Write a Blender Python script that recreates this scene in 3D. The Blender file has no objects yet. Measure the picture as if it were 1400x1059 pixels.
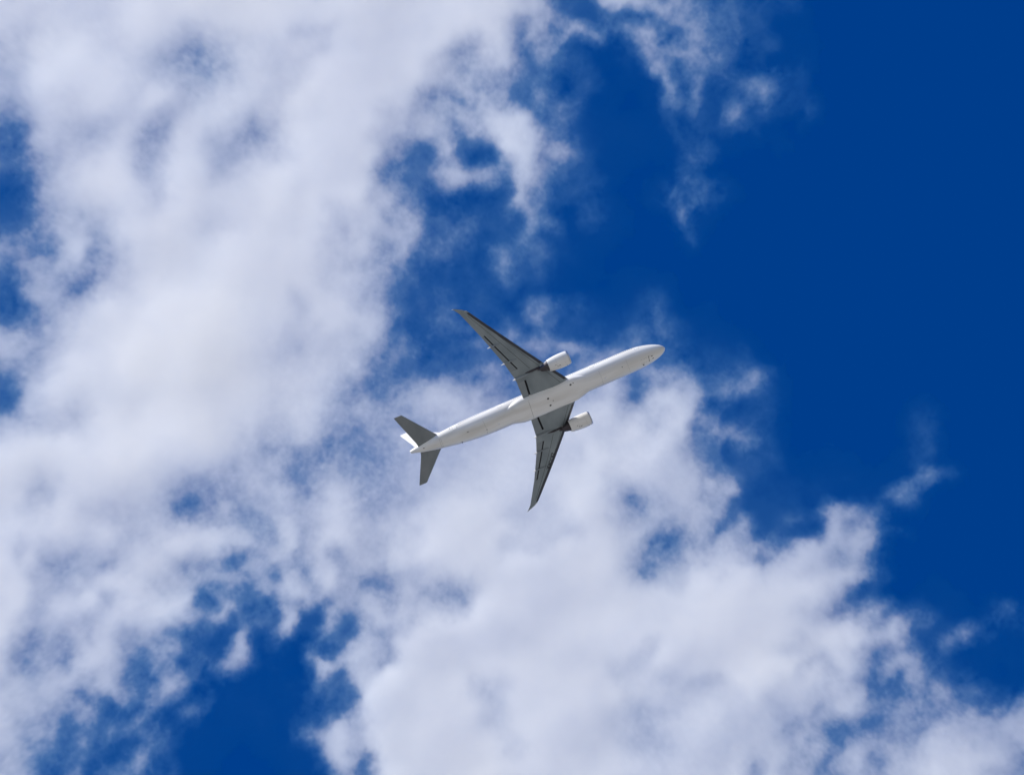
import bpy, bmesh, math, time
import numpy as np
from mathutils import Matrix, Vector

# ------------------------------------------------------------------ frame
C = bpy.context.scene.collection
SC = bpy.context.scene
W, H, F = 1400.0, 1059.0, 5150.0            # photo pixels, focal length in photo pixels
# rows: camera right, image down, view direction (world = airliner axes: +x aft, +y starboard, +z up)
R = np.array([[-0.91454, -0.30463, -0.26629],
              [0.39193, -0.83045, -0.39598],
              [-0.10051, -0.46651, 0.87879]])
u, s_, vt = np.linalg.svd(R); R = u @ vt
EYE = np.array([0.0, 0.0, 1.7])
PLANE = Vector((-141.746, -470.196, 874.807))   # nose of the airliner's axis, 875 m above the ground

# ------------------------------------------------------------------ camera
cam = bpy.data.cameras.new('camera')
co = bpy.data.objects.new('camera', cam); C.objects.link(co)
cam.sensor_width = 36.0; cam.lens = 36.0 * F / W
cam.clip_start = 1.0; cam.clip_end = 200000.0
M = Matrix(((R[0][0], -R[1][0], -R[2][0], EYE[0]),
            (R[0][1], -R[1][1], -R[2][1], EYE[1]),
            (R[0][2], -R[1][2], -R[2][2], EYE[2]),
            (0, 0, 0, 1)))
co.matrix_world = M
SC.camera = co

# ------------------------------------------------------------------ sun, sky, exposure
SUN = Vector((0.34, 0.52, 0.74)).normalized()    # towards the sun: aft, starboard, above
SUN_EL = math.asin(SUN.z)
SUN_ROT = math.atan2(SUN.x, SUN.y)
sl = bpy.data.lights.new('sun', 'SUN'); sl.energy = 5.0; sl.angle = math.radians(0.53)
sl.color = (1.0, 0.955, 0.86)
so = bpy.data.objects.new('sun', sl); C.objects.link(so)
so.rotation_euler = SUN.to_track_quat('Z', 'Y').to_euler()
so.location = (0, 0, 3000)

w = bpy.data.worlds.new('World'); SC.world = w; w.use_nodes = True
nt = w.node_tree
sky = nt.nodes.new('ShaderNodeTexSky'); sky.sky_type = 'NISHITA'; sky.sun_disc = False
sky.sun_elevation = SUN_EL; sky.sun_rotation = SUN_ROT
sky.altitude = 0.0; sky.air_density = 1.0; sky.dust_density = 0.0; sky.ozone_density = 10.0
hs = nt.nodes.new('ShaderNodeHueSaturation')      # the deep, polarised blue of this sky
hs.inputs['Hue'].default_value = 0.516; hs.inputs['Saturation'].default_value = 1.3
nt.links.new(sky.outputs[0], hs.inputs['Color'])
nt.links.new(hs.outputs[0], nt.nodes['Background'].inputs[0])
nt.nodes['Background'].inputs[1].default_value = 0.091
SC.view_settings.view_transform = 'Standard'; SC.view_settings.look = 'None'
SC.view_settings.exposure = 0.36; SC.view_settings.gamma = 1.0
SC.view_settings.use_curve_mapping = False
cy = SC.cycles
cy.max_bounces = 8; cy.volume_bounces = 5; cy.diffuse_bounces = 3; cy.glossy_bounces = 3
cy.volume_step_rate = 4.0; cy.volume_max_steps = 128
cy.use_denoising = True; cy.adaptive_threshold = 0.02

# ------------------------------------------------------------------ materials
def new_mat(name):
    m = bpy.data.materials.new(name); m.use_nodes = True
    return m, m.node_tree, m.node_tree.nodes['Principled BSDF']

def paint(name, c0, c1, rough=0.35, scale=0.35, stretch=(0.25, 1, 1), coat=0.0, metallic=0.0, detail=6, lo=0.35, hi=0.7):
    """paint with streaky wear between two colours, in the object's own metres"""
    m, t, p = new_mat(name)
    tc = t.nodes.new('ShaderNodeTexCoord'); mp = t.nodes.new('ShaderNodeMapping')
    mp.inputs['Scale'].default_value = stretch
    n = t.nodes.new('ShaderNodeTexNoise'); n.inputs['Scale'].default_value = scale; n.inputs['Detail'].default_value = detail
    r = t.nodes.new('ShaderNodeValToRGB')
    r.color_ramp.elements[0].position = lo; r.color_ramp.elements[1].position = hi
    r.color_ramp.elements[0].color = (*c0, 1); r.color_ramp.elements[1].color = (*c1, 1)
    t.links.new(tc.outputs['Object'], mp.inputs['Vector']); t.links.new(mp.outputs[0], n.inputs['Vector'])
    t.links.new(n.outputs['Fac'], r.inputs[0]); t.links.new(r.outputs[0], p.inputs['Base Color'])
    p.inputs['Roughness'].default_value = rough; p.inputs['Metallic'].default_value = metallic
    p.inputs['Coat Weight'].default_value = coat
    return m

WHITE = paint('white_aircraft_paint', (0.82, 0.82, 0.81), (0.58, 0.555, 0.505), 0.36, 0.4, (0.14, 1, 1), lo=0.38, hi=0.8)
COWL = paint('white_cowl_paint', (0.79, 0.79, 0.78), (0.70, 0.69, 0.66), 0.4, 0.5)
GREY = paint('grey_wing_paint', (0.185, 0.222, 0.24), (0.285, 0.325, 0.34), 0.5, 0.3, (1, 0.5, 1), lo=0.3, hi=0.75)
TAILGREY = paint('grey_tailplane_paint', (0.165, 0.188, 0.20), (0.235, 0.255, 0.265), 0.5, 0.35, (1, 0.6, 1), lo=0.3, hi=0.75)
FLAPGREY = paint('grey_flap_paint', (0.205, 0.238, 0.26), (0.255, 0.282, 0.296), 0.5, 0.4)
SLAT = paint('dark_leading_edge_metal', (0.035, 0.038, 0.046), (0.05, 0.05, 0.058), 0.45, 0.6)
DARK = paint('black_rubber_and_glass', (0.012, 0.013, 0.016), (0.02, 0.02, 0.022), 0.4, 2.0)
WINDOW = paint('cabin_window_glass', (0.03, 0.035, 0.045), (0.05, 0.055, 0.065), 0.2, 2.0)
METAL = paint('polished_inlet_metal', (0.55, 0.55, 0.56), (0.48, 0.48, 0.49), 0.3, 1.0, metallic=1.0)
HOT = paint('heat_stained_nozzle_metal', (0.09, 0.08, 0.09), (0.05, 0.042, 0.045), 0.45, 1.2, metallic=0.7)
COVE = paint('dark_cove_shade_and_joints', (0.02, 0.022, 0.026), (0.03, 0.03, 0.034), 0.8, 1.0)  # shade of the flap slots painted dark on cove walls; skin joints share it
SEAM = paint('grey_panel_sealant', (0.20, 0.20, 0.20), (0.26, 0.26, 0.25), 0.6, 1.0)

# ------------------------------------------------------------------ ground
def ground():
    m, t, p = new_mat('pale_airfield_ground')
    tc = t.nodes.new('ShaderNodeTexCoord')
    n = t.nodes.new('ShaderNodeTexNoise'); n.inputs['Scale'].default_value = 0.004; n.inputs['Detail'].default_value = 8
    r = t.nodes.new('ShaderNodeValToRGB')
    r.color_ramp.elements[0].position = 0.4; r.color_ramp.elements[1].position = 0.62
    r.color_ramp.elements[0].color = (0.19, 0.187, 0.172, 1); r.color_ramp.elements[1].color = (0.25, 0.246, 0.225, 1)
    t.links.new(tc.outputs['Object'], n.inputs['Vector']); t.links.new(n.outputs['Fac'], r.inputs[0])
    t.links.new(r.outputs[0], p.inputs['Base Color']); p.inputs['Roughness'].default_value = 0.9
    bm = bmesh.new(); bmesh.ops.create_circle(bm, cap_ends=True, radius=60000.0, segments=96)
    me = bpy.data.meshes.new('ground'); bm.to_mesh(me); bm.free()
    o = bpy.data.objects.new('ground', me); C.objects.link(o); me.materials.append(m)
    o['kind'] = 'structure'; o['label'] = 'pale open ground of concrete and dry grass below the airliner'
ground()

# ------------------------------------------------------------------ clouds
# cover of the sky, one figure per 40 x 40 pixel patch of the photograph's field of view: 0 clear, 9 dense
COVER = """
77778888888888888752234321100000000
67877756777888877445134321000000000
68887655777888766541104322210000000
57787867778888655321101211210000000
36667577568887665641000110010000000
35787586778883352753100200000000000
15788688898863254451101210000000000
15668887888775231231100100000000000
44757888888765331210000000000000000
36457888888763111110000000000000000
25688999887773211121001000000000000
65789999876754322234122100000000000
46889999877753223333543211000000000
37788998877644665455646423100000000
56688998767555566777767522000001000
88889887655445667777777631100001000
86888755654655677778756642100001100
76766645565756788778855542014411000
77776676456777888777864554156410000
75566754455556767888876776475210000
76667753244446656888888888875201011
75555541221256778888888888776652000
65454321211466788888887778776543000
55442331101267887788876777766434311
54311220000358887788876777764454445
44211211002658887788876777864556666
43111100000357888888887776644556664
"""
FINE = {     # the torn parts of the cloud again, one figure per 20 x 20 pixels
    (400, 0): '88888888888888876311 77788888888888755431 77788888888778645345 77788888887557634431 77888888876556633421 78888888876555443311 88888888755554523311 88888877655456542422 88888876665556765331 88888765565345776431 88888854335312776453 88888743334522576442',
    (800, 0): '26765554322111100000 13224454322110000000 42455345322110000000 20145555431110000000 00015434431110100000 10000524123441100000 10000323112331100000 00000112114121110000 00000111111100010000 00000011200000000000 10000012100000000000 10000021000000000000',
    (400, 240): '88888744334654355421 88888664312211153311 88777755412211144310 88767665423331114320 88777556433321123110 88766555333211321200 88776543211111311100 88776542111111101000 78876531112111013211 78887642123211113211 77877632122222322321 67776544321233334454',
    (0, 720): '77777777666777766557 76766666677776644565 87755565677655545546 88655667776655554556 88666676776664433335 88667776777752442225 87666667777654422225 86455667665432114113 75554677545421125200 75555666534422244100 66566556433542110000 66665432434531100000 66654421234223100000 65542323342112000000 65532322113210000000 65432321242100000000 55323423321100000000',
    (400, 720): '56776677788888877777 56566677888888777788 46656677777888888888 65755456665678888888 55355556655578888888 21545656666788888888 11424666678888888888 01314556788888888888 03146657888888888888 04656657888888888888 03425788888877788888 02223888888876788888 01224788888887788888 12365688888887788888 24676688888888778888 02575478888888778888 00253468888888888888',
    (800, 480): '44443221111100000000 55434443222310000000 56534555333310000000 66546765221110000000 77666775421110000000 77776774443210000000 87777764312310000000 88777775411110000000 87777776441100000000 87656675553100000000 87546666541100000000 87666556532100000000',
    (800, 720): '88764455554211136653 88754456665433566631 88754667776435665621 88877778877667775521 88888888888888876521 88888888888888776323 88888888888888877654 88887888888888877665 88877888888888876664 88777778888888876654 88877777777887766543 88877777777777666655',
    (1000, 640): '11000000000013110000 20000000001221000000 10000024431110000000 41011155442000000000 53111266651100000000 65435666631000000000 76467765521000000000 88777777621000000000 88888876310000000000',
    (1000, 820): '88887754343110000121 88888777654522001111 88887887766621132100 88877677654531310000 88886667644643100000 88877766534454210000 78777666632344322113 77766556544444433235 77765543334544455566 77766543455556666666 76775545655667777764 75765445655667777654',
}
STROKES = [  # wisps and small gaps: x0, y0, x1, y1, width, amount
    (918, 258, 926, 292, 7, 3.2), (926, 292, 945, 330, 6, 3.0), (1223, 674, 1257, 651, 8, 1.7), (1290, 889, 1318, 873, 7, 3.2),
    (1318, 873, 1352, 855, 10, 1.2), (1374, 826, 1380, 834, 12, 1.8), (894, 420, 911, 452, 7, 2.8), (327, 860, 340, 902, 8, 3.6),
    (306, 918, 322, 905, 9, 2.0), (394, 832, 393, 868, 6, 3.2), (154, 1050, 189, 1027, 7, 3.0), (1009, 140, 1008, 152, 7, 1.5),
    (949, 146, 955, 109, 7, 1.6), (908, 94, 922, 137, 8, 2.2), (960, 197, 926, 240, 11, 1.5), (734, 356, 743, 333, 5, 1.8),
    (443, 846, 447, 856, 5, 2.8), (455, 866, 459, 882, 7, 2.2),
    (1160, 700, 1186, 704, 9, 2.2), (1120, 725, 1150, 700, 12, 1.4), (745, 240, 752, 262, 12, 1.6),
    (770, 150, 785, 142, 6, 1.6), (985, 525, 1030, 518, 8, 1.6), (1018, 598, 1022, 606, 9, 2.2), (830, 530, 858, 515, 11, 1.2),
]

def fbm(h, w_, cell, octaves, seed, gain=0.5):
    """smooth fractal noise on an h x w_ grid, about -1 .. 1"""
    rng = np.random.default_rng(seed)
    out = np.zeros((h, w_), np.float32); amp, tot = 1.0, 0.0
    for _ in range(octaves):
        g = rng.standard_normal((int(h / cell) + 6, int(w_ / cell) + 6)).astype(np.float32)
        out += amp * bspline(g, (np.arange(h) / cell + 2)[:, None] * np.ones((1, w_)), (np.arange(w_) / cell + 2)[None, :] * np.ones((h, 1)))
        tot += amp * amp * 0.3; amp *= gain; cell = max(cell / 2.03, 1.0)
    return out / math.sqrt(tot) / 2.0

def bspline(g, yy, xx):
    """cubic B-spline lookup of grid g at fractional rows yy, columns xx (edges held)"""
    y0 = np.floor(yy).astype(int); x0 = np.floor(xx).astype(int)
    ty = (yy - y0).astype(np.float32); tx = (xx - x0).astype(np.float32)
    def wts(t):
        return ((1 - t) ** 3 / 6, (3 * t ** 3 - 6 * t * t + 4) / 6, (-3 * t ** 3 + 3 * t * t + 3 * t + 1) / 6, t ** 3 / 6)
    wy, wx = wts(ty), wts(tx)
    out = 0
    for i in range(4):
        yi = np.clip(y0 + i - 1, 0, g.shape[0] - 1); row = 0
        for j in range(4):
            row = row + wx[j] * g[yi, np.clip(x0 + j - 1, 0, g.shape[1] - 1)]
        out = out + wy[i] * row
    return out

def wide(g, px, py):
    q = np.pad(g, 4, mode='edge')
    for _ in range(7):
        p = np.pad(q, 1, mode='edge')
        q = (p[:-2, 1:-1] + p[2:, 1:-1] + p[1:-1, :-2] + p[1:-1, 2:] + 2 * q) / 6
    return bspline(q, (py - 20) / 40 + 4, (px - 20) / 40 + 4)

PAD, STEP = 160, 1.2     # field of view margin and sampling, in photo pixels
def cover_map():
    g = np.array([[float(c) for c in r] for r in COVER.split()], np.float32)
    hh, ww = int((H + 2 * PAD) / STEP), int((W + 2 * PAD) / STEP)
    yy, xx = np.mgrid[0:hh, 0:ww].astype(np.float32)
    py, px = yy * STEP - PAD, xx * STEP - PAD
    k = 1 / STEP
    wx = fbm(hh, ww, 60 * k, 6, 11, 0.6); wy = fbm(hh, ww, 60 * k, 6, 12, 0.6)
    qx, qy = px + 13 * wx, py + 13 * wy
    def coef(q):
        """B-spline coefficients that pass through the figures"""
        c = np.pad(q, 3, mode='edge'); t0 = c.copy()
        for _ in range(8):
            p = np.pad(c, 1, mode='edge')
            r = (p[:-2] + 4 * p[1:-1] + p[2:]) / 6; r = (r[:, :-2] + 4 * r[:, 1:-1] + r[:, 2:]) / 6
            c = c + (t0 - r)
        return c
    cg = coef(g)
    fy_, fx_ = np.mgrid[0:53, 0:70].astype(np.float32)
    f20 = bspline(cg, (fy_ * 20 - 10) / 40 + 3, (fx_ * 20 - 10) / 40 + 3)
    for (bx, by), rows in FINE.items():
        blk = np.array([[float(c) for c in r] for r in rows.split()], np.float32)
        r0, c0 = by // 20, bx // 20; hgt = min(blk.shape[0], 53 - r0)
        f20[r0:r0 + hgt, c0:c0 + 20] = blk[:hgt] * (0.85 if (bx, by) == (800, 0) else 1.0)
    cf = coef(np.clip(f20, 0, 9))
    b = bspline(cf, (qy - 10) / 20 + 3, (qx - 10) / 20 + 3)
    for (x0, y0, x1, y1, sw, a) in STROKES:
        dx, dy = x1 - x0, y1 - y0; L2 = dx * dx + dy * dy + 1e-6
        mx, my = px + 7 * wx, py + 7 * wy
        t = np.clip(((mx - x0) * dx + (my - y0) * dy) / L2, 0, 1)
        d2 = (mx - x0 - t * dx) ** 2 + (my - y0 - t * dy) ** 2
        b = b + 0.28 * a * np.exp(-d2 / (2.2 * sw * sw))
    # torn filaments along the edges, soft swells inside
    fine = fbm(hh, ww, 42 * k, 6, 21, 0.62)
    sx, sy = px + 22 * wx, py + 22 * wy
    def ridged(cell, seed, ang, stretch):
        ca, sa = math.cos(ang), math.sin(ang)
        u_, v_ = (sx * ca + sy * sa) / (cell * stretch), (-sx * sa + sy * ca) / cell
        g_ = np.random.default_rng(seed).standard_normal((560, 560)).astype(np.float32)
        n_ = bspline(g_, v_ + 280, u_ + 280)
        return 1 - np.abs(n_) / 0.34
    rg = 0.32 * ridged(34, 31, -0.9, 2.2) + 0.38 * ridged(16, 32, -0.6, 2.0) + 0.36 * ridged(8, 33, -1.1, 1.8)
    soft = fbm(hh, ww, 90 * k, 3, 23, 0.5)
    grit = fbm(hh, ww, 10 * k, 4, 24, 0.75)
    mid = np.clip(b / 1.6, 0, 1) * np.clip((8.2 - b) / 3.6, 0.0, 1)
    b = b + mid * (0.45 * fine + 0.62 * grit + 0.62 * (rg - rg.mean()) * np.clip((7 - b) / 5, 0.25, 1)) + np.clip((b - 4) / 3, 0, 1) * 0.3 * soft
    veil = wide(g, px, py)                  # faint moist haze around the cloud
    return np.clip(np.maximum(b, 0) + np.clip(0.36 * veil * (1 + 0.7 * fine), 0, 1.4) * np.clip(1 - b / 3, 0, 1), 0, 9.5)

TAU_B = np.array([0, 0.6, 1, 2, 3, 4, 5, 6, 7, 8, 9, 9.5])
TAU_V = np.array([0, 0.012, 0.035, 0.085, 0.175, 0.315, 0.50, 0.75, 1.03, 1.4, 1.8, 1.95])
LAYER_Z = 2600.0
def clouds():
    b = cover_map(); hh, ww = b.shape
    tau = np.interp(b, TAU_B, TAU_V).astype(np.float32)
    # a grid in the cloud layer's own plane, turned about the vertical to lie along the field of view
    d = R[2]; ctr = EYE + d * ((LAYER_Z - EYE[2]) / d[2])
    ang = math.atan2(R[0][1], R[0][0])
    ex = np.array([math.cos(ang), math.sin(ang), 0]); ey = np.array([-math.sin(ang), math.cos(ang), 0])
    cor = []
    for cx in (-0.5 * PAD, W + 0.5 * PAD):
        for cyy in (-0.5 * PAD, H + 0.5 * PAD):
            v = (cx - W / 2) / F * R[0] + (cyy - H / 2) / F * R[1] + d
            p = EYE + v * ((LAYER_Z - EYE[2]) / v[2]) - ctr
            cor.append((p @ ex, p @ ey))
    cor = np.array(cor); lo, hi = cor.min(0), cor.max(0)
    G = 0.55
    nx, ny = int((hi[0] - lo[0]) / G), int((hi[1] - lo[1]) / G)
    X, Y = np.meshgrid(lo[0] + (np.arange(nx) + 0.5) * G, lo[1] + (np.arange(ny) + 0.5) * G)
    P = ctr + X[..., None] * ex + Y[..., None] * ey - EYE
    pz = P @ R[2]; px = (P @ R[0]) / pz * F + W / 2; py = (P @ R[1]) / pz * F + H / 2
    fy, fx = (py + PAD) / STEP, (px + PAD) / STEP
    y0 = np.clip(np.floor(fy).astype(int), 0, hh - 2); x0 = np.clip(np.floor(fx).astype(int), 0, ww - 2)
    ty, tx = np.clip(fy - y0, 0, 1), np.clip(fx - x0, 0, 1)
    T = (tau[y0, x0] * (1 - ty) * (1 - tx) + tau[y0, x0 + 1] * (1 - ty) * tx + tau[y0 + 1, x0] * ty * (1 - tx) + tau[y0 + 1, x0 + 1] * ty * tx)
    T = T.astype(np.float32)
    me = bpy.data.meshes.new('clouds')
    me.vertices.add(nx * ny)
    co_ = np.zeros((nx * ny, 3), np.float32); co_[:, 0] = X.ravel(); co_[:, 1] = Y.ravel()
    me.vertices.foreach_set('co', co_.ravel())
    a = me.attributes.new('depth', 'FLOAT', 'POINT'); a.data.foreach_set('value', T.ravel())
    me.update()
    o = bpy.data.objects.new('clouds', me); C.objects.link(o)
    o.location = ctr; o.rotation_euler = (0, 0, ang)
    # material: droplets scattering light, denser where the layer is deeper
    m = bpy.data.materials.new('cloud_droplets'); m.use_nodes = True
    t = m.node_tree; t.nodes.remove(t.nodes['Principled BSDF'])
    pv = t.nodes.new('ShaderNodeVolumePrincipled'); pv.inputs['Color'].default_value = (1.0, 1.0, 1.0, 1)
    pv.inputs['Density'].default_value = 1.0; pv.inputs['Anisotropy'].default_value = 0.35
    # sky-blue cast put into the thin fringes' colour; the dense body scatters white
    at = t.nodes.new('ShaderNodeAttribute'); at.attribute_name = 'density'
    mr = t.nodes.new('ShaderNodeMapRange'); mr.inputs['From Min'].default_value = 0.005; mr.inputs['From Max'].default_value = 0.032
    mx = t.nodes.new('ShaderNodeMix'); mx.data_type = 'RGBA'
    mx.inputs['A'].default_value = (0.26, 0.78, 1.0, 1); mx.inputs['B'].default_value = (1.0, 1.0, 1.0, 1)
    t.links.new(at.outputs['Fac'], mr.inputs['Value']); t.links.new(mr.outputs['Result'], mx.inputs['Factor'])
    t.links.new(mx.outputs['Result'], pv.inputs['Color'])
    t.links.new(pv.outputs[0], t.nodes['Material Output'].inputs['Volume'])
    m.cycles.volume_sampling = 'MULTIPLE_IMPORTANCE'
    me.materials.append(m)
    # geometry nodes: fill the layer with a density grid
    ng = bpy.data.node_groups.new('cloud_layer', 'GeometryNodeTree')
    ng.interface.new_socket('Geometry', in_out='INPUT', socket_type='NodeSocketGeometry')
    ng.interface.new_socket('Geometry', in_out='OUTPUT', socket_type='NodeSocketGeometry')
    N, L = ng.nodes, ng.links
    gi, go = N.new('NodeGroupInput'), N.new('NodeGroupOutput')
    def math_(op, a_, b_=None, c_=None, clamp=False):
        n = N.new('ShaderNodeMath'); n.operation = op; n.use_clamp = clamp
        for i, v in enumerate((a_, b_, c_)):
            if v is None: continue
            if isinstance(v, (int, float)): n.inputs[i].default_value = v
            else: L.new(v, n.inputs[i])
        return n.outputs[0]
    pos = N.new('GeometryNodeInputPosition'); sep = N.new('ShaderNodeSeparateXYZ'); L.new(pos.outputs[0], sep.inputs[0])
    x, y, z = sep.outputs
    # columns of cloud lean along the camera's mean view direction
    dl = np.array([d @ ex, d @ ey]) / d[2]
    qx = math_('SUBTRACT', x, math_('MULTIPLY', z, float(dl[0]))); qy = math_('SUBTRACT', y, math_('MULTIPLY', z, float(dl[1])))
    ix = math_('FLOOR', math_('DIVIDE', math_('SUBTRACT', qx, float(lo[0])), G)); iy = math_('FLOOR', math_('DIVIDE', math_('SUBTRACT', qy, float(lo[1])), G))
    ix = math_('MINIMUM', math_('MAXIMUM', ix, 0), nx - 1); iy = math_('MINIMUM', math_('MAXIMUM', iy, 0), ny - 1)
    idx = math_('ADD', math_('MULTIPLY', iy, nx), ix)
    fi = N.new('FunctionNodeFloatToInt'); L.new(idx, fi.inputs[0])
    na = N.new('GeometryNodeInputNamedAttribute'); na.data_type = 'FLOAT'; na.inputs['Name'].default_value = 'depth'
    si = N.new('GeometryNodeSampleIndex'); si.data_type = 'FLOAT'; si.domain = 'POINT'
    L.new(gi.outputs[0], si.inputs['Geometry']); L.new(na.outputs[0], si.inputs['Value']); L.new(fi.outputs[0], si.inputs['Index'])
    tau_ = si.outputs[0]
    def noise(scale, detail, rough=0.55):
        n = N.new('ShaderNodeTexNoise'); n.inputs['Scale'].default_value = scale; n.inputs['Detail'].default_value = detail
        n.inputs['Roughness'].default_value = rough; L.new(pos.outputs[0], n.inputs['Vector']); return n.outputs[0]
    n1, n2 = noise(1 / 110.0, 1), noise(1 / 52.0, 3)
    half = math_('ADD', 3.5, math_('MULTIPLY', math_('POWER', tau_, 0.7), 7.5))     # half thickness, metres
    zc = math_('MULTIPLY', math_('SUBTRACT', n1, 0.5), 20.0)                        # rise and fall of the layer
    rel = math_('DIVIDE', math_('ABSOLUTE', math_('SUBTRACT', z, zc)), half)
    prof = math_('SUBTRACT', 1.0, math_('MULTIPLY', rel, rel), clamp=True)            # 1 - r^2, mean 2/3
    base = math_('DIVIDE', tau_, math_('MULTIPLY', half, 4.0 / 3.0))                 # per metre
    lump = math_('MULTIPLY_ADD', math_('SUBTRACT', n2, 0.5), 0.7, 1.0, clamp=False)
    lump = math_('MAXIMUM', lump, 0.0)
    dens = math_('MULTIPLY', math_('MULTIPLY', base, prof), lump)
    dens = math_('MULTIPLY', dens, float(d[2]))                                     # slant path through the layer
    vc = N.new('GeometryNodeVolumeCube')
    TH = 21.0
    vc.inputs['Min'].default_value = (lo[0], lo[1], -TH); vc.inputs['Max'].default_value = (hi[0], hi[1], TH)
    vc.inputs['Resolution X'].default_value = int((hi[0] - lo[0]) / VOX); vc.inputs['Resolution Y'].default_value = int((hi[1] - lo[1]) / VOX)
    vc.inputs['Resolution Z'].default_value = int(2 * TH / VOXZ)
    L.new(dens, vc.inputs['Density'])
    sm = N.new('GeometryNodeSetMaterial'); sm.inputs['Material'].default_value = m
    L.new(vc.outputs[0], sm.inputs[0]); L.new(sm.outputs[0], go.inputs[0])
    md = o.modifiers.new('cloud_layer', 'NODES'); md.node_group = ng
    o['kind'] = 'stuff'; o['label'] = 'broken white cloud drifting across deep blue sky behind the airliner'
VOX, VOXZ = 0.6, 1.7
clouds()

# ------------------------------------------------------------------ the airliner
# its own axes: x metres aft of the nose, y starboard, z up from the fuselage axis
def link(name, verts, faces, mats, parent=None, smooth=38, fmat=None):
    me = bpy.data.meshes.new(name)
    me.from_pydata([tuple(map(float, v)) for v in verts], [], faces)
    for m in (mats if isinstance(mats, (list, tuple)) else [mats]): me.materials.append(m)
    bm = bmesh.new(); bm.from_mesh(me)
    bmesh.ops.remove_doubles(bm, verts=bm.verts, dist=1e-4)
    bmesh.ops.recalc_face_normals(bm, faces=bm.faces)
    if fmat:
        for f in bm.faces: f.material_index = fmat(f.calc_center_median())
    bm.to_mesh(me); bm.free()
    for p in me.polygons: p.use_smooth = True
    me.set_sharp_from_angle(angle=math.radians(smooth))
    o = bpy.data.objects.new(name, me); C.objects.link(o)
    if parent is not None: o.parent = parent
    return o

def loft(rings, cap0=True, cap1=True, closed=True):
    v = [p for r in rings for p in r]; n = len(rings[0]); f = []
    for i in range(len(rings) - 1):
        for j in range(n if closed else n - 1):
            k = (j + 1) % n
            f.append((i * n + j, i * n + k, (i + 1) * n + k, (i + 1) * n + j))
    if cap0: f.append(tuple(range(n)))
    if cap1: f.append(tuple((len(rings) - 1) * n + j for j in range(n)))
    return v, f

def lathe(profile, cx, cy_, cz, n=48, closed=False):
    """profile of (x, radius) turned about a fore-and-aft axis"""
    v, f = [], []
    for (x, r) in profile:
        for j in range(n):
            a = 2 * math.pi * j / n
            v.append((cx + x, cy_ + r * math.cos(a), cz + r * math.sin(a)))
    m = len(profile)
    for i in range(m if closed else m - 1):
        for j in range(n):
            k = (j + 1) % n; i2 = (i + 1) % m
            f.append((i * n + j, i * n + k, i2 * n + k, i2 * n + j))
    return v, f

liner = bpy.data.objects.new('airliner', None); C.objects.link(liner)
liner.location = PLANE; liner.empty_display_size = 5
liner['label'] = 'white twin-engine jet airliner with dark grey wings, seen from below against cloud'
liner['category'] = 'airliner'

# ---- fuselage
XS = np.array([50, 53, 56, 59, 62, 65, 68, 70, 71.4])
FW = np.array([3.1, 3.07, 2.96, 2.74, 2.43, 2.04, 1.55, 1.13, 0.78])
FT = np.array([3.1, 3.1, 3.1, 3.09, 3.06, 3.0, 2.88, 2.75, 2.62])
FB = np.array([-3.1, -2.92, -2.55, -2.08, -1.52, -0.90, -0.22, 0.28, 0.66])
def fus(x):
    """half width, top, bottom of the fuselage at x"""
    if x < 11.5:
        q = 1 - x / 11.5
        r = 3.1 * max(1 - q ** 2.25, 0) ** 0.56
        zc = -0.85 * max(1 - x / 10.0, 0) ** 1.7
        return r, zc + r * (1.0 if x > 6 else 0.9 + 0.1 * x / 6), zc - r
    if x <= 50: return 3.1, 3.1, -3.1
    return tuple(float(np.interp(x, XS, a)) for a in (FW, FT, FB))
def smooth_fus(x):
    if x <= 49: return fus(x)
    d = np.array([fus(x + k) if x + k < 71.4 else fus(71.4) for k in (-1.2, -0.6, 0, 0.6, 1.2)]) if x < 70 else np.array([fus(x)])
    return tuple(d.mean(0))
def fus_ring(x, n=64, grow=0.0):
    w_, t_, b_ = smooth_fus(x); zc = (t_ + b_) / 2; h_ = (t_ - b_) / 2
    return [(x, (w_ + grow) * math.sin(2 * math.pi * j / n), zc - (h_ + grow) * math.cos(2 * math.pi * j / n)) for j in range(n)]
def on_fus(x, a, grow=0.0):
    """point on the skin, a = angle from the keel towards starboard"""
    w_, t_, b_ = smooth_fus(x); zc = (t_ + b_) / 2; h_ = (t_ - b_) / 2
    return (x, (w_ + grow) * math.sin(a), zc - (h_ + grow) * math.cos(a))
xs = [0.0, 0.03, 0.1, 0.2, 0.35, 0.55, 0.8, 1.1, 1.5, 2, 2.6, 3.3, 4.1, 5, 6, 7, 8, 9, 10, 11, 12] + list(np.arange(14, 49, 2.5)) + list(np.arange(49, 71.5, 0.7)) + [71.4]
v, f = loft([fus_ring(max(x, 0.003)) for x in xs])
fuselage = link('fuselage', v, f, WHITE, liner, 60)
fuselage['label'] = 'plain white fuselage'
# tail cone with the auxiliary exhaust
def cone_ring(x, w_, t_, b_, n=32):
    zc, h_ = (t_ + b_) / 2, (t_ - b_) / 2
    return [(x, w_ * math.sin(2 * math.pi * j / n), zc - h_ * math.cos(2 * math.pi * j / n)) for j in range(n)]
v, f = loft([cone_ring(71.42, 0.72, 2.56, 0.72), cone_ring(72.2, 0.53, 2.42, 0.95), cone_ring(73.0, 0.33, 2.24, 1.2), cone_ring(72.95, 0.26, 2.16, 1.28), cone_ring(72.5, 0.24, 2.14, 1.3)])
tailcone = link('tail_cone', v, f, COWL, liner, 50)
v, f = loft([cone_ring(72.54, 0.22, 2.1, 1.34), cone_ring(72.6, 0.22, 2.1, 1.34)])
link('exhaust_outlet', v, f, DARK, tailcone)

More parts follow.
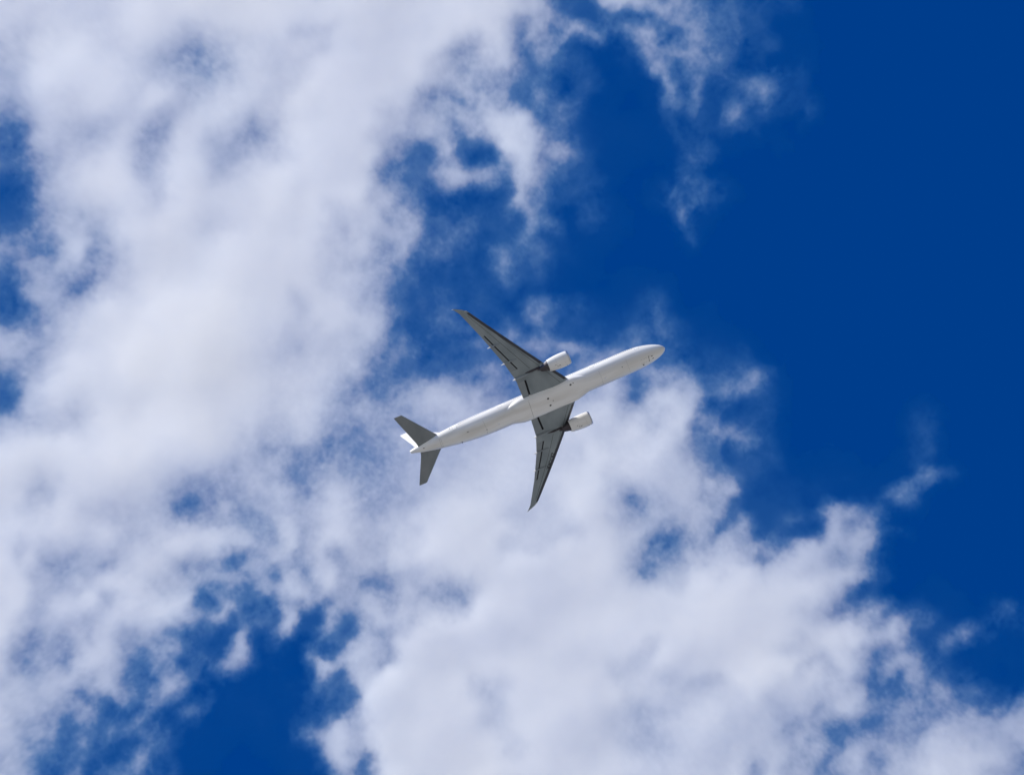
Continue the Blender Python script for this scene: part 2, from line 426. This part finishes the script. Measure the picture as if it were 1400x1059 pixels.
# ---- belly fairing
def fair(x):
    k = lambda a, b: min(max((x - a) / (b - a), 0), 1)
    sm = lambda t: t * t * (3 - 2 * t)
    e = sm(k(21.5, 27.5)) * (1 - sm(k(41.0, 46.6)))
    return 2.35 + 1.12 * e, 1.35 + 0.78 * e      # half width, depth below z = -1.35
def fair_pt(x, a):
    w_, h_ = fair(x); c, s = math.cos(a), math.sin(a); p = 2 / 2.5
    return (x, w_ * math.copysign(abs(s) ** p, s), -1.35 - h_ * math.copysign(abs(c) ** p, c))
def fair_z(x, y):
    w_, h_ = fair(x)
    return -1.35 - h_ * max(1 - abs(y / w_) ** 2.5, 0) ** (1 / 2.5)
rings = [[fair_pt(x, 2 * math.pi * j / 56) for j in range(56)] for x in list(np.arange(21.5, 46.7, 0.5))]
v, f = loft(rings)
fairing = link('belly_fairing', v, f, WHITE, liner, 50)
def belly_z(x, y):
    w_, t_, b_ = smooth_fus(x); h_ = (t_ - b_) / 2; zc = (t_ + b_) / 2
    z = zc - h_ * math.sqrt(max(1 - (y / w_) ** 2, 0))
    return min(z, fair_z(x, y)) if 21.5 < x < 46.5 and abs(y) < fair(x)[0] else z
def ribbon(name, pts, width, m, parent, proud=0.006):
    """thin strip on the belly through the points (x, y)"""
    v, f = [], []
    P = []
    for (x0, y0), (x1, y1) in zip(pts, pts[1:]):
        for t in np.linspace(0, 1, 9)[:-1]: P.append((x0 + (x1 - x0) * t, y0 + (y1 - y0) * t))
    P.append(pts[-1])
    for i, (x, y) in enumerate(P):
        a, b = P[max(i - 1, 0)], P[min(i + 1, len(P) - 1)]
        dx, dy = b[0] - a[0], b[1] - a[1]; l = math.hypot(dx, dy); nx_, ny_ = -dy / l * width / 2, dx / l * width / 2
        for s in (-1, 1):
            z = belly_z(x + s * nx_, y + s * ny_)
            v += [(x + s * nx_, y + s * ny_, z - proud), (x + s * nx_, y + s * ny_, z + 0.03)]
    for i in range(len(P) - 1):
        a, b = 4 * i, 4 * (i + 1)
        f += [(a, b, b + 2, a + 2), (a, a + 1, b + 1, b), (a + 2, b + 2, b + 3, a + 3)]
    f += [(0, 2, 3, 1), (4 * (len(P) - 1), 4 * (len(P) - 1) + 1, 4 * (len(P) - 1) + 3, 4 * (len(P) - 1) + 2)]
    return link(name, v, f, m, parent)
def disc(name, x, y, r, m, parent, stretch=1.0):
    v = [(x, y, belly_z(x, y) - 0.012)]
    for k, (rr, dz) in enumerate(((r, -0.012), (r, 0.04))):
        for j in range(20):
            a = 2 * math.pi * j / 20; px_, py_ = x + rr * stretch * math.cos(a), y + rr * math.sin(a)
            v.append((px_, py_, belly_z(px_, py_) + dz))
    f = [(0, 1 + j, 1 + (j + 1) % 20) for j in range(20)] + [(1 + j, 21 + j, 21 + (j + 1) % 20, 1 + (j + 1) % 20) for j in range(20)]
    return link(name, v, f, m, parent)
disc('air_outlet', 34.3, 1.22, 0.25, DARK, fairing, 1.15)
disc('air_outlet', 34.3, -0.9, 0.25, DARK, fairing, 1.15)
disc('drain_port', 33.2, 0.1, 0.13, SEAM, fairing, 1.2)
disc('air_inlet', 27.4, 2.25, 0.2, DARK, fairing, 1.5)
disc('air_inlet', 26.6, 2.35, 0.12, SEAM, fairing, 1.5)
ribbon('panel_seam', [(39.35, 3.2), (39.5, 0.0), (39.6, -3.0)], 0.07, SEAM, fairing)
ribbon('panel_seam', [(29.2, -3.1), (38.6, -3.25)], 0.06, SEAM, fairing)
# nose gear doors and probes
for sy in (-1, 1):
    ribbon('nose_gear_door_seam', [(4.6, 0.55 * sy), (7.6, 0.55 * sy)], 0.03, SEAM, fuselage)
ribbon('nose_gear_door_seam', [(5.4, -0.9), (5.15, 0.75)], 0.12, DARK, fuselage)
disc('probe', 4.3, 0.35, 0.12, DARK, fuselage, 1.8)
disc('probe', 4.2, -0.45, 0.11, DARK, fuselage, 2.2)
disc('probe', 12.8, 0.9, 0.12, SEAM, fuselage, 1.5)
disc('drain_port', 57.2, 0.9, 0.12, SEAM, fuselage, 2.6)
disc('drain_port', 52.3, -0.35, 0.12, SEAM, fuselage, 1.4)
disc('drain_port', 69.4, 0.35, 0.15, SEAM, fuselage, 1.4)
for x in (11.2, 19.0, 52.4):
    ribbon('panel_seam', [(x, 2.2), (x, 0.0), (x, -2.2)], 0.028, SEAM, fuselage)
for x in (64.4, 64.8):
    ribbon('panel_seam', [(x, 1.5), (x + 0.1, 0.0), (x, -1.5)], 0.035, SEAM, fuselage)
def blade(x, y, l, h_, m=DARK):
    z = belly_z(x, y); r = []
    for k, (zz, s) in enumerate(((z + 0.05, 1.0), (z - h_, 0.55))):
        r.append([(x + (0.3 * l if k else 0) + s * l * a, y + b * s, zz) for a, b in ((-0.5, 0), (-0.2, 0.05), (0.5, 0), (-0.2, -0.05))])
    v, f = loft(r); return link('blade_antenna', v, f, m, fuselage, 30)
blade(7.1, -1.05, 0.45, 0.42); blade(59.4, -1.7, 0.45, 0.4); blade(18.0, 0.0, 0.5, 0.4, WHITE); blade(48.8, 0.0, 0.5, 0.4, WHITE)

# ---- starboard cabin windows and doors (the sunlit side)
def side_patch(name, x0, x1, z0, z1, m, parent, grow, nx_=4, nz_=6, corner=0.0):
    v, f = [], []
    for gr in (grow, -0.03):
        for i in range(nx_ + 1):
            for j in range(nz_ + 1):
                x, z = x0 + (x1 - x0) * i / nx_, z0 + (z1 - z0) * j / nz_
                if corner and i in (0, nx_) and j in (0, nz_):
                    x += corner if i == 0 else -corner; z += corner if j == 0 else -corner
                w_, t_, b_ = smooth_fus(x); zc, h_ = (t_ + b_) / 2, (t_ - b_) / 2
                v.append((x, (w_ + gr) * math.sqrt(max(1 - ((z - zc) / h_) ** 2, 0)), z))
    n = (nx_ + 1) * (nz_ + 1); q = lambda i, j: i * (nz_ + 1) + j
    for i in range(nx_):
        for j in range(nz_):
            f.append((q(i, j), q(i, j + 1), q(i + 1, j + 1), q(i + 1, j)))
            f.append((n + q(i, j), n + q(i + 1, j), n + q(i + 1, j + 1), n + q(i, j + 1)))
    for i in range(nx_):
        for j in (0, nz_): f.append((q(i, j), q(i + 1, j), n + q(i + 1, j), n + q(i, j)))
    for j in range(nz_):
        for i in (0, nx_): f.append((q(i, j), q(i, j + 1), n + q(i, j + 1), n + q(i, j)))
    return link(name, v, f, m, parent)
DOORS = (6.6, 19.6, 32.8, 46.2, 59.4)
for dx in DOORS:
    side_patch('cabin_door', dx, dx + 1.07, -0.55, 1.4, COWL, fuselage, 0.012)
    for a, b, c, d in ((dx - 0.05, dx, -0.55, 1.4), (dx + 1.07, dx + 1.12, -0.55, 1.4), (dx - 0.05, dx + 1.12, -0.6, -0.55)):
        side_patch('door_seam', a, b, c, d, SEAM, fuselage, 0.008, 1, 6)
wx = [x for x in np.arange(8.4, 61.5, 0.5334) if all(not (d - 0.5 < x < d + 1.5) for d in DOORS)]
for x in wx[:96]:
    side_patch('cabin_window', x - 0.14, x + 0.14, 0.36, 0.74, WINDOW, fuselage, 0.01, 2, 2, 0.06)
# ---- wings
LEY = [0.0, 30.55, 31.4, 32.0, 32.42]; LEX = [25.03, 45.58, 46.75, 47.95, 49.0]
TEY = [0.0, 8.9, 14.2, 19.65, 23.0, 30.6, 31.9, 32.42]; TEX = [40.25, 40.45, 41.75, 43.6, 44.75, 47.75, 48.65, 49.1]
def wing_sec(y):
    xl, xt = float(np.interp(y, LEY, LEX)), float(np.interp(y, TEY, TEX))
    k = y - 3.0
    z = -1.7 + 0.105 * k + 0.00372 * k * k
    th = float(np.interp(y, [0, 3, 9, 20, 32.4], [0.135, 0.13, 0.108, 0.10, 0.085]))
    tw = math.radians(float(np.interp(y, [0, 10, 32], [2.5, 1.0, -1.5])))
    return xl, xt, z, th, tw
def foil(fr, th):
    yt = 5 * th * (0.2969 * math.sqrt(max(fr, 0)) - 0.126 * fr - 0.3516 * fr ** 2 + 0.2843 * fr ** 3 - 0.1036 * fr ** 4)
    cm = 0.014 * 4 * fr * (1 - fr) + 0.012 * math.sin(math.pi * min(max((fr - 0.4) / 0.6, 0), 1))
    return cm + yt, cm - yt
def wpt(y, fr, upper, side, off=0.0, blend=None):
    xl, xt, z, th, tw = wing_sec(y); c = xt - xl
    zu, zl = foil(fr, th)
    zz = (zu if upper else zl) if blend is None else zl + (zu - zl) * blend
    X, Z = (fr - 0.4) * c, zz * c + off
    return (xl + 0.4 * c + X * math.cos(tw) + Z * math.sin(tw), side * y, z - X * math.sin(tw) + Z * math.cos(tw))
SLOT = {'in': (3.2, 7.85), 'out': (11.5, 23.0)}
def slot_frac(y):
    xl, xt, *_ = wing_sec(y)
    xsl = float(np.interp(y, [3.2, 7.85, 11.5, 23.0], [38.15, 37.85, 38.8, 43.75]))
    return (xsl - xl) / (xt - xl)
GAP = {'in': 0.55, 'out': 0.38}
def flap_at(y):
    for k, (a, b) in SLOT.items():
        if a <= y <= b: return k
    return None
NF = 15
def main_ring(y, side, flap):
    xl, xt, *_ = wing_sec(y); c = xt - xl
    if flap: s = slot_frac(y); e = min(s + (GAP[flap] + 0.35) / c, 0.97)
    else: s = e = 1.0
    up = [wpt(y, e * (0.5 - 0.5 * math.cos(math.pi * i / NF)), True, side) for i in range(NF, 0, -1)]
    lo_ = [wpt(y, s * (0.5 - 0.5 * math.cos(math.pi * i / NF)), False, side) for i in range(0, NF + 1)]
    A = wpt(y, s, True, side, blend=0.85 if flap else 0.5); B = wpt(y, e, True, side, blend=0.9 if flap else 0.5)
    return up + lo_ + [A, B]
def flap_ring(y, side, k):
    xl, xt, *_ = wing_sec(y); c = xt - xl; f0 = slot_frac(y) + GAP[k] / c
    n = 8; fr = [f0 + (1 - f0) * (0.5 - 0.5 * math.cos(math.pi * i / n)) for i in range(n + 1)]
    lo_ = [wpt(y, a, False, side, -0.012 * c * (1 - (a - f0) / (1 - f0)) * 0) for a in fr]
    up = [wpt(y, a, True, side, blend=0.25 + 0.5 * min((a - f0) / (1 - f0) * 2, 1)) for a in reversed(fr)]
    return [p for p in lo_] + up[1:] + [wpt(y, f0 - 0.006, True, side, blend=0.3)]
def slat_ring(y, side):
    xl, xt, *_ = wing_sec(y); c = xt - xl
    d = 0.018; fl, fu = min((0.8 if side > 0 else 1.05) / c, 0.3), min(0.8 / c, 0.3)
    out = [wpt(y, fu * (i / 6) ** 1.6, True, side, d) for i in range(6, 0, -1)]
    x, yy_, z = wpt(y, 0, True, side); out.append((x - 0.02, yy_, z))
    out += [wpt(y, fl * (i / 6) ** 1.6, False, side, -d) for i in range(1, 7)]
    out += [wpt(y, fl * 0.97, False, side, 0.02), wpt(y, fu * 0.97, True, side, -0.02)]
    return out
def pod(name, parent, side, y, x0, x1, r, zdrop, white_tail):
    """canoe fairing over a flap track"""
    rings = []
    for i in range(22):
        t = i / 21; x = x0 + (x1 - x0) * t
        k = (math.sin(math.pi * min(t / 0.9, 1) * 0.5) ** 0.6) if t < 0.55 else max(1 - ((t - 0.55) / 0.45) ** 2.2, 0.0) ** 0.75
        k = max(k, 0.03)
        xl, xt, z, th, tw = wing_sec(y); fr = min(max((x - xl) / (xt - xl), 0), 1)
        zb = wpt(y, fr, False, 1)[2]
        zc = zb - zdrop * (0.35 + 0.65 * t)
        rings.append([(x, side * (y + k * r * math.sin(2 * math.pi * j / 18)), zc - 1.35 * k * r * math.cos(2 * math.pi * j / 18)) for j in range(18)])
    v, f = loft(rings)
    return link(name, v, f, [FLAPGREY, WHITE], parent, 50, lambda c: 1 if c.x > white_tail else 0)

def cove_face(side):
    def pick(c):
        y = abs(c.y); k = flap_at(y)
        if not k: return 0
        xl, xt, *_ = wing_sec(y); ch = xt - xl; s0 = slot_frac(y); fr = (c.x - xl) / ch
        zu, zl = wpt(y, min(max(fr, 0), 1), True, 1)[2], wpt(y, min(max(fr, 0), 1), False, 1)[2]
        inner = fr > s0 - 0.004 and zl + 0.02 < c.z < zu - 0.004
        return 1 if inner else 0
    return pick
def wing(side):
    ys = list(np.linspace(1.5, 3.2, 3)) + list(np.linspace(3.2, 7.85, 6)) + list(np.linspace(7.85, 11.5, 5)) + list(np.linspace(11.5, 23.0, 12)) + list(np.linspace(23.0, 30.4, 8)) + [30.6, 30.9, 31.2, 31.5, 31.8, 32.05, 32.25, 32.4]
    st = []
    for i, y in enumerate(ys):
        edge = any(abs(y - e) < 1e-6 for k in SLOT.values() for e in k)
        if edge:
            first = not (i and abs(ys[i - 1] - y) < 1e-6)
            # a clean step where a flap bay begins or ends
            k = [k for k, e in SLOT.items() if min(abs(y - e[0]), abs(y - e[1])) < 1e-6][0]
            begins = abs(y - SLOT[k][0]) < 1e-6
            st.append((y, None if begins == first else k))
        else: st.append((y, flap_at(y)))
    v, f = loft([main_ring(y, side, k) for y, k in st])
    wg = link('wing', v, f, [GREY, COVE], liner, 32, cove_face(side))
    wg['label'] = 'dark grey wing with the registration under it' if side < 0 else 'dark grey wing pointing to the upper left'
    for k, (a, b) in SLOT.items():
        v, f = loft([flap_ring(y, side, k) for y in np.linspace(a + 0.03, b - 0.03, 10)])
        link('flap', v, f, FLAPGREY, wg, 40)
    for a, b in ((3.9, 8.9), (10.6, 30.2)):
        v, f = loft([slat_ring(y, side) for y in np.linspace(a, b, 12)])
        link('slat', v, f, SLAT, wg, 50)
    te = lambda y: float(np.interp(y, TEY, TEX))
    pod('flap_track_fairing', wg, side, 19.7, te(19.7) - 3.3, te(19.7) + 0.85, 0.20, 0.16, te(19.7) - 0.1)
    pod('flap_track_fairing', wg, side, 14.2, te(14.2) - 3.6, te(14.2) + 0.95, 0.23, 0.18, te(14.2) - 0.1)
    pod('flap_track_fairing', wg, side, 9.15, te(9.15) - 5.2, te(9.15) + 0.8, 0.36, 0.22, te(9.15) - 0.15)
    # aileron hinge line and tip light
    v, f = [], []
    for (ya, yb, fa, fb) in ((23.3, 29.8, 0.745, 0.76),):
        for y in np.linspace(ya, yb, 8):
            for fr in (fa, fb):
                v += [wpt(y, fr, False, side, -0.004), wpt(y, fr, False, side, 0.02)]
        for i in range(7):
            a, b = 4 * i, 4 * i + 4
            f += [(a, a + 2, b + 2, b), (a, b, b + 1, a + 1), (a + 2, a + 3, b + 3, b + 2)]
    link('aileron_seam', v, f, SEAM, wg)
    for ya, yb, fa in ((3.6, 29.5, 0.17), (10.4, 29.5, 0.44)):     # spar and skin joints
        v, f = [], []
        for y in np.linspace(ya, yb, 16):
            dw = 0.045 / (wing_sec(y)[1] - wing_sec(y)[0])
            for fr in (fa - dw, fa + dw): v += [wpt(y, fr, False, side, -0.004), wpt(y, fr, False, side, 0.02)]
        for i in range(15):
            a, b = 4 * i, 4 * i + 4
            f += [(a, a + 2, b + 2, b), (a, b, b + 1, a + 1), (a + 2, a + 3, b + 3, b + 2)]
        link('skin_joint', v, f, COVE, wg)
    p = wpt(30.75, 0.0, True, side)
    v, f = lathe([(-0.16, 0.002), (-0.12, 0.06), (0, 0.1), (0.25, 0.11), (0.5, 0.07), (0.6, 0.003)], p[0], p[1], p[2], 14)
    link('navigation_light', v, f, METAL, wg)
    p = wpt(32.38, 0.5, True, side)
    v, f = lathe([(-0.25, 0.003), (-0.15, 0.05), (0.05, 0.07), (0.25, 0.05), (0.32, 0.003)], p[0], p[1], p[2], 14)
    link('tip_light', v, f, METAL, wg)
    return wg
wing_s = wing(1); wing_p = wing(-1)

# registration under the port wing, letters standing towards the leading edge
tc_ = bpy.data.curves.new('registration', 'FONT'); tc_.body = 'ZK-OKR'; tc_.align_x = 'CENTER'; tc_.align_y = 'CENTER'
tc_.size = 1.42; tc_.extrude = 0.004; tc_.space_character = 1.05; tc_.offset = 0.03
to = bpy.data.objects.new('registration', tc_)
e1 = Vector((wpt(20.0, 0.21, False, -1))) - Vector((wpt(17.0, 0.21, False, -1)))
e1.normalize()
rt = Vector(wpt(18.55, 0.16, False, -1)); rb = Vector(wpt(18.55, 0.32, False, -1))
e2 = (rt - rb); e2 -= e1 * e1.dot(e2); e2.normalize(); e3 = e1.cross(e2)
C.objects.link(to); bpy.context.view_layer.update()
me = bpy.data.meshes.new_from_object(to.evaluated_get(bpy.context.evaluated_depsgraph_get()))
bpy.data.objects.remove(to)
to = bpy.data.objects.new('registration', me); C.objects.link(to); me.materials.clear(); me.materials.append(DARK)
to.parent = wing_p
ctr_ = Vector(wpt(18.55, 0.235, False, -1)) + e3 * 0.03
to.matrix_local = Matrix(((e1.x, e2.x, e3.x, ctr_.x), (e1.y, e2.y, e3.y, ctr_.y), (e1.z, e2.z, e3.z, ctr_.z), (0, 0, 0, 1)))

# ---- engines
def engine(side):
    y, z = side * 9.62, -2.32
    outer = [(25.32, 1.60), (25.24, 1.66), (25.22, 1.72), (25.28, 1.79), (25.5, 1.87), (26.0, 1.95), (26.8, 2.0), (27.8, 2.01), (28.8, 1.96), (29.8, 1.86), (30.6, 1.75), (31.25, 1.63)]
    inner = [(31.22, 1.58), (30.0, 1.62), (28.5, 1.66), (27.0, 1.62), (26.2, 1.58), (25.6, 1.57)]
    outer = [(a, b * 0.965) for a, b in outer]; inner = [(a, b * 0.965) for a, b in inner]
    v, f = lathe(outer + inner, 0, y, z, 64, True)
    en = link('engine', v, f, COWL, liner, 45)
    en['label'] = 'white engine under the wing pointing to the upper left' if side > 0 else 'white engine under the wing that carries the registration'
    lip = [(25.60, 1.905), (25.44, 1.865), (25.27, 1.795), (25.208, 1.72), (25.23, 1.655), (25.32, 1.59), (25.6, 1.56), (25.6, 1.58), (25.34, 1.61), (25.26, 1.66), (25.245, 1.72), (25.3, 1.78), (25.46, 1.845), (25.6, 1.88)]
    lip = [(a, b * 0.965) for a, b in lip]
    v, f = lathe(lip, 0, y, z, 64, True); link('inlet_lip', v, f, METAL, en, 50)
    v, f = lathe([(26.9, 1.56), (26.95, 0.5), (26.4, 0.32), (26.1, 0.02), (26.1, 0.001)], 0, y, z, 40); link('fan', v, f, DARK, en)
    v, f = lathe([(28.9, 1.58), (29.0, 1.15), (30.5, 1.22), (31.3, 1.18), (32.2, 1.0), (32.9, 0.82), (33.35, 0.7), (33.32, 0.65), (32.6, 0.66), (32.0, 0.4)], 0, y, z, 44)
    link('exhaust_nozzle', v, f, HOT, en)
    v, f = lathe([(32.0, 0.42), (33.0, 0.42), (33.6, 0.3), (34.2, 0.1), (34.35, 0.004)], 0, y, z, 28); link('exhaust_plug', v, f, HOT, en)
    # pylon: a tapered blade from the cowl up to the wing
    wl = lambda x: wpt(9.62, min(max((x - wing_sec(9.62)[0]) / (wing_sec(9.62)[1] - wing_sec(9.62)[0]), 0), 1), False, 1)[2]
    def blade_loft(name, sts, m):
        rings = []
        for x, zt, zb, hw in sts:
            rings.append([(x, y + hw, zt), (x, y + hw * 1.0, (zt + zb) / 2), (x, y + hw * 0.75, zb + 0.05), (x, y, zb), (x, y - hw * 0.75, zb + 0.05), (x, y - hw, (zt + zb) / 2), (x, y - hw, zt)])
        v, f = loft(rings); return link(name, v, f, m, en, 40)
    blade_loft('pylon', [(27.2, z + 2.02, z + 1.8, 0.05), (28.2, z + 2.3, z + 1.7, 0.24), (29.5, z + 2.38, z + 1.3, 0.32), (31.3, z + 2.2, z + 1.0, 0.36), (32.2, wl(32.6) + 0.25, z + 0.8, 0.38), (33.2, wl(33.2) + 0.12, z + 0.72, 0.36)], COWL)
    blade_loft('pylon_fairing', [(33.21, wl(33.2) + 0.1, z + 0.74, 0.35), (34.2, wl(34.2) + 0.1, z + 0.85, 0.31), (35.6, wl(35.6) + 0.1, wl(35.6) - 0.42, 0.24), (37.4, wl(37.4) + 0.1, wl(37.4) - 0.1, 0.08)], HOT)
    # strakes of wear and access panel lines on the cowl
    def band(x0, x1, a0, a1, m, name):
        vv, ff = [], []; n = 14
        xs_, rs_ = zip(*outer[3:])
        for k in range(2):
            x = (x0, x1)[k]; r = float(np.interp(x, xs_, rs_))
            for j in range(n + 1):
                a = a0 + (a1 - a0) * j / n
                for gr in (0.006, -0.02): vv.append((x, y + (r + gr) * math.sin(a), z - (r + gr) * math.cos(a)))
        q = lambda k, j, g: (k * (n + 1) + j) * 2 + g
        for j in range(n):
            ff += [(q(0, j, 0), q(0, j + 1, 0), q(1, j + 1, 0), q(1, j, 0)), (q(0, j, 0), q(0, j, 1), q(0, j + 1, 1), q(0, j + 1, 0)), (q(1, j, 0), q(1, j + 1, 0), q(1, j + 1, 1), q(1, j, 1))]
        ff += [(q(0, 0, 0), q(1, 0, 0), q(1, 0, 1), q(0, 0, 1)), (q(0, n, 0), q(0, n, 1), q(1, n, 1), q(1, n, 0))]
        return link(name, vv, ff, m, en)
    band(26.74, 26.80, -1.9, 1.9, SEAM, 'cowl_seam'); band(28.94, 29.0, -1.9, 1.9, SEAM, 'cowl_seam')
    band(26.8, 31.15, -0.03, -0.008, SEAM, 'cowl_latch_seam')
    band(28.2, 29.1, -0.16, -0.08, DARK, 'drain_mast'); band(29.3, 29.6, 0.1, 0.16, DARK, 'drain_mast')
    band(25.75, 26.6, -0.75, -0.6, DARK, 'cowl_scoop')
    return en
engine(1); engine(-1)

# ---- tail
def tail_surface(name, moving, secs, m, axis, label=None, hinge=0.70):
    """secs: (span position, other offset, x leading, x trailing, thickness); axis 'y' spans sideways, 'z' upwards"""
    def ring(s, f0, f1, n=10):
        sp, of, xl, xt, th = s; c = xt - xl; out = []
        fr = [f0 + (f1 - f0) * (0.5 - 0.5 * math.cos(math.pi * i / n)) for i in range(n + 1)]
        g = lambda a: 5 * th * (0.2969 * math.sqrt(a) - 0.126 * a - 0.3516 * a * a + 0.2843 * a ** 3 - 0.1036 * a ** 4)
        for a in fr: out.append((xl + a * c, g(a) * c))
        for a in reversed(fr): out.append((xl + a * c, -g(a) * c))
        return [(x, sp, of + t) if axis == 'y' else (x, of + t, sp) for x, t in out]
    v, f = loft([ring(s, 0.0, hinge) for s in secs])
    o = link(name, v, f, m, liner, 40)
    if label: o['label'] = label
    v, f = loft([ring(s, hinge + 0.006, 1.0) for s in secs]); link(moving, v, f, m, o, 40)
    return o
for sd in (1, -1):
    S = [(0.6, 1.0, 63.6, 70.5, 0.11), (2.0, 1.17, 64.75, 70.75, 0.11), (10.3, 2.48, 71.28, 73.70, 0.09), (10.68, 2.535, 71.55, 73.80, 0.08), (10.78, 2.55, 71.72, 73.86, 0.06)]
    tail_surface('tailplane', 'elevator', [(sd * a, b, c, d, e) for a, b, c, d, e in S], TAILGREY, 'y',
                 'grey tailplane on the sunlit side' if sd > 0 else 'grey tailplane on the shaded side')
tail_surface('tail_fin', 'rudder', [(2.2, 0, 60.3, 70.9, 0.10), (3.4, 0, 61.7, 71.25, 0.10), (12.2, 0, 70.0, 73.1, 0.09), (12.5, 0, 70.5, 73.16, 0.08), (12.6, 0, 71.2, 73.18, 0.06)], WHITE, 'z', 'white tail fin')
